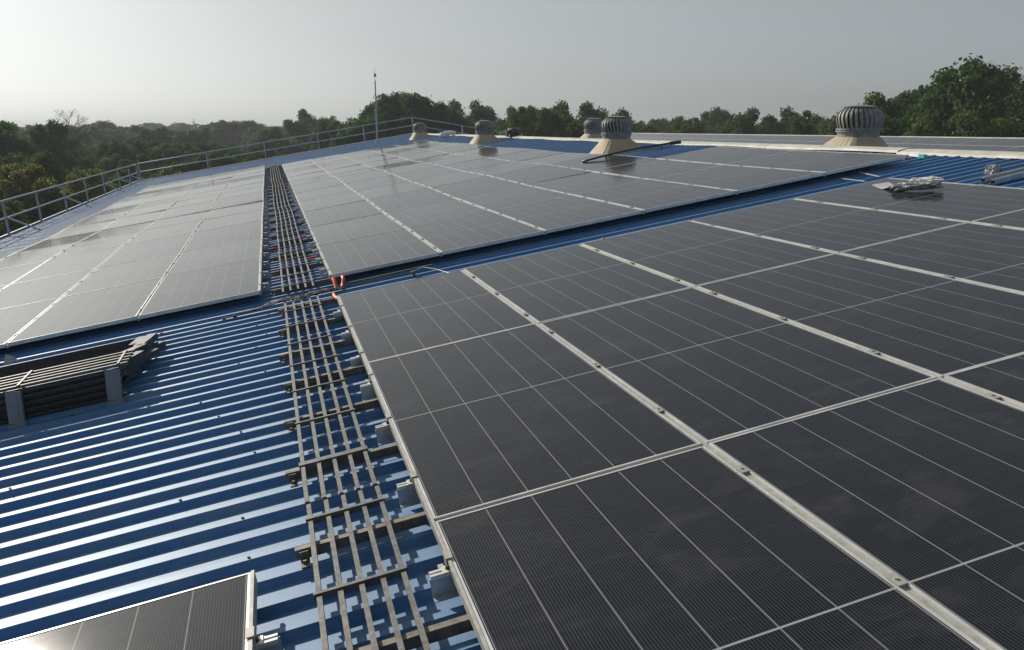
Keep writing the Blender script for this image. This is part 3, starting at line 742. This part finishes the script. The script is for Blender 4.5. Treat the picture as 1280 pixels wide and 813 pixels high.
# natural size: total height 12, width 10
kind('D', [crown(100+i, 46, 5.0, 4.0, 8.0, .24, 30000, 'leafD') for i in range(4)])
kind('M', [crown(200+i, 42, 5.0, 4.1, 7.9, .25, 26000, 'leafM') for i in range(4)])
kind('Y', [crown(300+i, 40, 5.0, 4.6, 7.4, .32, 18000, 'leafY') for i in range(2)])
kind('H', [crown(400+i, 40, 5.0, 4.0, 8.0, .36, 13000, 'leafD') for i in range(3)])
kind('O', [crown(500, 24, 5.0, 4.4, 7.6, .9, 2600, 'leafO')])
TREES = [(16.3,129.5,11.5,10.1,'H','back'),
 (16.5,106.9,11.3,8.6,'D','back'),
 (20.1,122.7,12.3,7.6,'H','back'),
 (22.7,112.8,11.7,9.6,'H','back'),
 (33.8,156.0,11.9,10.3,'D','back'),
 (27.6,113.2,12.3,9.9,'H','back'),
 (42.8,153.7,12.0,12.0,'H','back'),
 (42.4,138.3,12.0,11.1,'H','back'),
 (36.3,111.3,11.9,7.7,'H','back'),
 (38.1,108.0,12.1,9.4,'M','back'),
 (39.9,101.6,11.9,7.7,'D','back'),
 (38.7,91.8,12.1,8.2,'D','back'),
 (40.4,91.0,12.0,7.5,'D','back'),
 (48.3,100.2,11.8,8.6,'M','back'),
 (73.7,143.8,12.0,13.0,'M','back'),
 (53.3,99.0,12.1,8.1,'M','back'),
 (71.1,125.0,11.6,9.4,'M','back'),
 (61.4,101.3,12.3,8.7,'H','back'),
 (84.2,133.8,11.8,10.8,'D','back'),
 (82.2,122.5,11.6,11.4,'H','back'),
 (94.5,139.1,12.5,11.4,'D','back'),
 (93.8,130.7,12.8,11.0,'H','back'),
 (95.8,127.0,12.6,9.2,'D','back'),
 (102.4,128.2,12.7,12.6,'H','back'),
 (82.2,96.6,12.3,7.7,'D','back'),
 (104.3,118.9,11.5,8.6,'D','back'),
 (111.9,124.7,11.7,11.7,'M','back'),
 (85.8,88.7,11.6,7.7,'M','back'),
 (95.0,94.6,11.6,9.6,'H','back'),
 (97.6,95.4,12.2,9.2,'D','back'),
 (97.5,92.3,11.4,9.6,'M','back'),
 (128.0,115.7,11.6,10.2,'D','back'),
 (102.9,90.0,11.8,7.1,'M','back'),
 (109.4,91.4,11.7,8.9,'D','back'),
 (108.7,87.7,11.6,9.5,'D','back'),
 (-10.7,47.4,7.5,2.7,'D','corner'),
 (-14.0,69.1,8.5,4.6,'M','corner'),
 (-11.3,60.0,7.9,3.4,'D','corner'),
 (-9.2,47.0,7.3,2.7,'M','corner'),
 (-15.0,90.2,9.0,5.9,'D','corner'),
 (-9.9,63.8,8.3,3.9,'Y','corner'),
 (-7.7,54.8,7.6,3.2,'M','corner'),
 (-8.8,69.7,8.6,4.4,'Y','corner'),
 (-6.3,56.5,7.9,3.3,'D','corner'),
 (-7.5,77.7,8.9,4.4,'M','corner'),
 (-4.8,58.2,8.2,3.4,'D','corner'),
 (-14.5,38.0,7.5,2.7,'M','eave'),
 (-13.0,37.6,7.6,2.7,'M','eave'),
 (-11.5,37.2,7.8,2.7,'M','eave'),
 (-10.2,36.8,7.6,2.7,'M','eave'),
 (-9.1,36.5,7.6,2.7,'M','eave'),
 (-101.7,305.5,11.8,11.0,'H','farthest'),
 (-111.2,359.4,12.1,15.5,'H','farthest'),
 (-92.7,311.7,12.4,12.0,'H','farthest'),
 (-112.0,407.9,13.6,14.4,'H','farthest'),
 (-94.2,360.5,11.6,17.4,'H','farthest'),
 (-87.7,364.8,12.4,15.5,'H','farthest'),
 (-93.9,412.5,13.2,18.7,'H','farthest'),
 (-78.1,369.2,12.5,16.9,'H','farthest'),
 (-58.4,304.0,12.4,15.9,'H','farthest'),
 (-49.5,286.4,11.7,14.8,'H','farthest'),
 (-50.3,323.5,11.5,13.5,'H','farthest'),
 (-48.5,341.9,11.6,16.0,'H','farthest'),
 (-44.2,376.7,13.3,16.1,'H','farthest'),
 (-37.6,355.9,13.0,19.3,'H','farthest'),
 (-30.5,394.5,13.5,21.1,'H','farthest'),
 (-20.0,296.1,12.1,15.8,'H','farthest'),
 (-14.6,352.7,12.1,18.6,'H','farthest'),
 (-6.2,292.1,12.5,13.6,'H','farthest'),
 (-2.3,329.5,11.9,15.6,'H','farthest'),
 (5.3,382.2,12.0,18.0,'H','farthest'),
 (9.4,291.4,12.2,14.3,'H','farthest'),
 (21.3,359.7,12.6,17.5,'H','farthest'),
 (23.7,319.7,12.5,12.4,'H','farthest'),
 (28.5,297.9,11.4,15.1,'H','farthest'),
 (-4.4,82.0,9.1,5.2,'D','gable'),
 (-3.0,61.8,8.5,3.6,'M','gable'),
 (-1.9,67.7,8.9,3.9,'M','gable'),
 (-0.5,59.0,8.7,3.2,'M','gable'),
 (0.2,75.5,9.3,4.9,'M','gable'),
 (2.0,64.5,9.2,3.8,'M','gable'),
 (2.7,58.1,9.1,3.5,'M','gable'),
 (4.3,70.1,9.7,4.2,'M','gable'),
 (3.8,53.6,9.0,2.6,'M','gable'),
 (4.3,55.6,9.5,2.7,'D','gable'),
 (4.5,46.7,10.2,0.9,'O','gable'),
 (6.0,53.0,9.6,3.3,'D','gable'),
 (8.3,64.8,10.3,4.7,'M','gable'),
 (10.0,62.3,10.5,4.6,'Y','gable'),
 (12.6,63.6,10.7,4.7,'M','gable'),
 (15.4,64.9,10.8,4.9,'M','gable'),
 (17.2,62.3,10.5,4.4,'M','gable'),
 (18.7,59.8,10.3,3.8,'Y','gable'),
 (20.6,59.2,10.7,4.3,'M','gable'),
 (23.2,60.6,10.8,4.7,'D','gable'),
 (26.9,63.7,11.0,4.2,'M','gable'),
 (-81.1,242.9,12.5,12.9,'H','hazy'),
 (-63.2,199.2,11.8,9.4,'H','hazy'),
 (-69.9,239.5,11.9,11.7,'H','hazy'),
 (-55.2,203.3,11.8,10.9,'H','hazy'),
 (-51.7,194.2,12.3,10.3,'H','hazy'),
 (-46.0,179.0,12.0,11.0,'H','hazy'),
 (-46.2,194.4,11.9,9.7,'H','hazy'),
 (-34.6,162.6,11.9,8.1,'H','hazy'),
 (-44.5,213.0,12.0,11.4,'H','hazy'),
 (-42.5,228.5,12.9,13.3,'H','hazy'),
 (-33.0,194.3,11.6,12.7,'H','hazy'),
 (-31.1,203.8,11.8,9.8,'H','hazy'),
 (-21.0,160.9,11.5,7.6,'H','hazy'),
 (-18.4,182.4,11.4,9.7,'H','hazy'),
 (-14.8,169.6,11.3,9.6,'H','hazy'),
 (-15.8,236.0,12.9,6.1,'H','hazy'),
 (-11.9,222.9,12.5,14.2,'H','hazy'),
 (-7.9,217.0,13.0,14.7,'H','hazy'),
 (-2.8,208.3,11.4,11.8,'H','hazy'),
 (2.2,200.7,12.0,13.9,'H','hazy'),
 (7.8,192.5,12.2,9.8,'H','hazy'),
 (10.1,172.6,12.4,11.2,'H','hazy'),
 (13.0,145.0,12.0,10.5,'H','hazy'),
 (-40.6,123.8,9.0,7.3,'D','middle'),
 (-35.1,110.8,9.9,5.8,'D','middle'),
 (-37.7,127.9,10.2,5.6,'D','middle'),
 (-30.4,105.8,9.5,6.1,'M','middle'),
 (-34.5,127.3,9.6,6.0,'D','middle'),
 (-32.4,126.7,9.6,7.0,'D','middle'),
 (-25.5,107.9,10.1,4.9,'M','middle'),
 (-23.5,105.2,10.0,5.4,'D','middle'),
 (-29.2,139.5,9.6,6.3,'D','middle'),
 (-20.7,109.0,9.0,4.9,'D','middle'),
 (-21.0,122.9,9.6,7.8,'D','middle'),
 (-16.5,101.5,10.0,5.5,'D','middle'),
 (-15.7,110.7,10.0,6.3,'D','middle'),
 (-13.9,107.2,9.2,5.7,'D','middle'),
 (-11.0,99.0,10.0,6.5,'D','middle'),
 (-9.8,100.1,10.1,6.0,'D','middle'),
 (-7.2,94.7,9.6,5.1,'M','middle'),
 (-6.2,101.2,9.0,6.1,'D','middle'),
 (-4.8,110.0,9.7,5.2,'D','middle'),
 (-2.2,99.5,9.7,5.1,'D','middle'),
 (-0.8,101.0,9.9,5.2,'D','middle'),
 (1.0,114.3,10.2,7.7,'M','middle'),
 (3.7,123.0,8.8,7.5,'M','middle'),
 (5.7,128.2,9.6,7.2,'M','middle'),
 (8.4,116.0,8.8,6.4,'M','middle'),
 (10.2,121.5,9.6,6.4,'D','middle'),
 (20.8,79.4,11.7,5.3,'D','ridge'),
 (22.9,79.9,11.1,5.8,'D','ridge'),
 (24.2,70.6,11.7,6.3,'D','ridge'),
 (26.9,71.8,11.2,6.1,'M','ridge'),
 (33.6,83.1,11.3,7.2,'D','ridge'),
 (36.4,84.8,11.9,7.8,'D','ridge'),
 (37.6,78.0,11.7,7.3,'M','ridge'),
 (37.5,73.7,11.7,5.3,'M','ridge'),
 (44.4,80.0,11.7,7.1,'D','ridge'),
 (41.4,69.9,11.6,5.5,'D','ridge'),
 (47.0,72.3,11.3,5.9,'D','ridge'),
 (55.1,80.2,11.9,6.5,'D','ridge'),
 (52.5,74.2,11.9,6.0,'M','ridge'),
 (51.6,65.7,11.4,4.9,'M','ridge'),
 (53.4,66.2,11.0,6.1,'D','ridge'),
 (62.6,73.5,11.9,5.5,'M','ridge'),
 (53.8,59.3,11.5,5.6,'D','ridge'),
 (58.5,60.9,11.0,5.7,'D','ridge'),
 (58.4,57.3,11.3,5.8,'M','ridge'),
 (62.0,58.8,11.3,5.8,'M','ridge'),
 (68.5,62.4,11.2,6.0,'M','ridge'),
 (75.7,64.9,11.2,6.5,'M','ridge'),
 (76.6,64.0,11.6,6.2,'M','ridge'),
 (85.3,68.1,11.2,6.6,'D','ridge'),
 (-18.9,49.7,8.4,3.4,'Y','shrub'),
 (-17.0,49.2,8.1,4.0,'Y','shrub'),
 (-15.2,48.7,8.5,2.9,'Y','shrub'),
 (-13.7,48.2,8.5,2.6,'Y','shrub'),
 (-12.1,47.8,8.5,2.9,'Y','shrub'),
 (-10.7,47.4,8.2,2.6,'Y','shrub'),
 (-26.2,72.6,12.2,6.0,'D','skyline'),
 (-24.2,77.2,12.2,3.6,'D','skyline'),
 (-19.0,62.2,9.6,4.1,'D','skyline'),
 (-29.6,110.0,11.4,6.0,'D','skyline'),
 (-16.2,59.3,9.1,3.4,'D','skyline'),
 (-21.4,86.8,11.4,3.2,'D','skyline'),
 (-0.0,117.1,11.5,5.7,'M','skyline'),
 (6.5,136.1,13.1,6.1,'D','skyline'),
 (7.7,94.1,11.5,4.2,'M','skyline'),
 (9.1,85.4,12.5,5.3,'D','skyline'),
 (13.8,90.3,14.1,4.1,'D','skyline'),
 (15.1,86.8,15.4,5.6,'D','skyline'),
 (20.2,98.9,15.1,4.1,'D','skyline'),
 (22.1,94.2,15.5,5.9,'D','skyline'),
 (29.4,108.7,14.2,3.0,'D','skyline'),
 (25.5,83.8,12.4,4.5,'M','skyline'),
 (25.3,73.5,12.9,4.7,'M','skyline'),
 (25.8,68.2,12.1,3.8,'M','skyline'),
 (33.0,82.7,13.7,5.7,'D','skyline'),
 (36.8,85.8,12.8,3.8,'M','skyline'),
 (65.3,140.1,11.7,6.1,'M','skyline'),
 (65.6,129.6,12.0,5.7,'D','skyline'),
 (54.0,96.5,12.3,5.0,'M','skyline'),
 (59.6,100.1,12.2,4.6,'D','skyline'),
 (57.0,90.4,11.6,4.2,'M','skyline'),
 (49.3,71.9,12.9,5.1,'D','skyline'),
 (55.5,75.3,11.7,4.5,'M','skyline'),
 (44.1,54.6,13.5,3.8,'M','skyline'),
 (51.1,60.9,12.1,3.8,'M','skyline'),
 (56.4,64.6,12.9,4.0,'M','skyline'),
 (48.8,51.2,12.8,4.0,'M','skyline'),
 (41.7,40.7,13.7,3.9,'D','skyline'),
 (38.5,35.4,12.0,3.5,'M','skyline'),
 (49.3,46.9,14.8,5.0,'D','skyline'),
 (43.3,38.2,15.0,7.5,'D','skyline'),
 (41.8,34.5,12.2,4.0,'M','skyline'),
 (49.7,40.5,14.6,5.1,'D','skyline'),
 (60.3,47.9,14.9,5.3,'D','skyline'),
 (54.4,39.2,14.5,6.3,'D','skyline')]
look = {'D': 'dark green', 'M': 'mid green', 'Y': 'yellow green', 'H': 'blue hazed', 'O': 'orange brown'}
where = {'skyline': 'skyline tree, %s from the left', 'shrub': 'bush in the sunlit row past the left rail, %s from the left',
         'eave': 'bushy tree nearest beyond the left eave, %s from the left', 'corner': 'tree below the corner of the guard rails, %s from the left',
         'gable': 'tree just behind the far gable rail, %s from the left', 'middle': 'tree amid the left wood, %s from the left',
         'hazy': 'tree in the hazy distance, %s from the left', 'farthest': 'faint tree in the farthest hazy row, %s from the left',
         'back': 'tree in the wood behind the ridge, %s from the left', 'ridge': 'tree close behind the next roof bay, %s from the left'}
cnt = {}; rnd = random.Random(77)
for (x, y, h, wd, kd, row) in TREES:
    i = cnt.get(row, 0); cnt[row] = i+1
    if -12 < x < 32 and y < 46: continue
    vs_ = KN[kd]; cm, tm = vs_[rnd.randrange(len(vs_))]
    e = empty('shrub' if row in ('shrub',) else 'tree', loc=(x, y, GZ-.3))
    sc = h/12.0*(1.10 if (row == 'skyline' and h < 14.2 and y > 60 and x > 0) else 1.0); wf = max(wd/10*1.3, sc*.84); e.scale = (wf, wf, sc*.96); e.rotation_euler = (0, 0, rnd.uniform(0, 6.28))
    tag(e, look[kd]+' '+where[row] % ordn(i), 'tree', 'trees in the wood, '+row+' row')
    link('crown', cm, e); link('trunk', tm, e)
# bare tree
mb = MB(); rnd = random.Random(8)
def branch(a, d, L, r, lvl):
    b_ = a+d*L; mb.tube([a, a.lerp(b_, .5)+Vector((rnd.uniform(-.1,.1), rnd.uniform(-.1,.1), 0))*L*.3, b_], [r, r*.8, r*.6], 5)
    if lvl == 0: return
    for k in range(rnd.choice([3, 4])):
        nd = (d+Vector((rnd.gauss(0,.55), rnd.gauss(0,.55), rnd.gauss(.1,.3)))).normalized(); branch(a.lerp(b_, rnd.uniform(.6, 1)), nd, L*rnd.uniform(.55, .75), r*.55, lvl-1)
e = empty('bare_tree', loc=(-23.5, 105, GZ)); tag(e, 'leafless pale tree with fine branches rising above the left wood', 'tree')
branch(Vector((0,0,0)), Vector((0,0,1)), 6.4, .22, 0); mb.build('trunk', M['bark'], e, smooth=True)
mb = MB(); branch(Vector((0,0,6.2)), Vector((.05,0,1)), 3.1, .16, 5); mb.build('branches', M['bark'], e, smooth=True)
# distant masts
for k, (x, y, h) in enumerate(((-23.0, 291.6, 13.6), (-8.5, 292.4, 13.2))):
    e_ = MB(); e_.tube([(0,0,0),(0,0,h)], [.22, .08], 6); e_.box(-.5,.5,-.05,.05,h-1.4,h-1.2)
    tag(e_.build('distant_mast', M['railsteel'], mat=Matrix.Translation((x, y, GZ))), ['faint thin mast on the horizon, left one of two', 'faint thin mast on the horizon, right one of two'][k], 'mast', 'masts on the horizon')
# undergrowth and the far-off wood, which read as masses
def mass(name, pts_fn, n, leaf, matk, label, seed):
    rnd = random.Random(seed); vs = []; fs = []
    for _ in range(n):
        p0 = pts_fn(rnd)
        nrm = Vector((rnd.gauss(0, .6), rnd.gauss(0, .6), 1)).normalized(); u = nrm.orthogonal().normalized(); u = Matrix.Rotation(rnd.uniform(0, 6.28), 3, nrm) @ u; v_ = nrm.cross(u)
        s_ = leaf*rnd.uniform(.6, 1.4); n0 = len(vs); vs += [tuple(p0-u*s_), tuple(p0+v_*s_*.6), tuple(p0+u*s_), tuple(p0-v_*s_*.6)]; fs.append((n0, n0+1, n0+2, n0+3))
    me = bpy.data.meshes.new(name); me.from_pydata(vs, [], fs); me.materials.append(M[matk]); me.update()
    o_ = link(name, me); tag(o_, label, 'vegetation', kind='stuff')
def fw(rnd):
    a = rnd.uniform(-.42, 1.0); d = rnd.uniform(380, 620); h = 9+3.0*noise.noise(Vector((math.sin(a)*d*.03, math.cos(a)*d*.03, 0)))
    return Vector((math.sin(a)*d, math.cos(a)*d, GZ+rnd.uniform(.2, 1)*h))
mass('far_wood', fw, 60000, 1.5, 'leafD', 'faint far-off wood along the horizon', 5)
def ug(rnd):
    while True:
        x = rnd.uniform(-60, 110); y = rnd.uniform(10, 170)
        if -9.5 < x < 30 and y < 44: continue
        if x > 30 and y < 30: continue
        break
    h = 1.6+1.6*noise.noise(Vector((x*.12, y*.12, 0)))
    return Vector((x, y, GZ+rnd.uniform(0, 1)*max(.4, h)))
mass('undergrowth', ug, 70000, .38, 'leafM', 'green undergrowth between the trees', 6)

# ------------------------------------------------------------------ haze
hz = MB(); hz.box(-1600, 1600, -1600, 1600, GZ-1.2, 9.5)
t = NT('haze_air'); t.t.nodes.remove(t.b); pv = t.n('ShaderNodeVolumePrincipled')
pv.inputs['Color'].default_value = (.86, .92, 1, 1); pv.inputs['Density'].default_value = HAZE; pv.inputs['Anisotropy'].default_value = .1
t.l(pv.outputs[0], t.out.inputs['Volume'])
tag(hz.build('haze', t.m), kind='stuff')
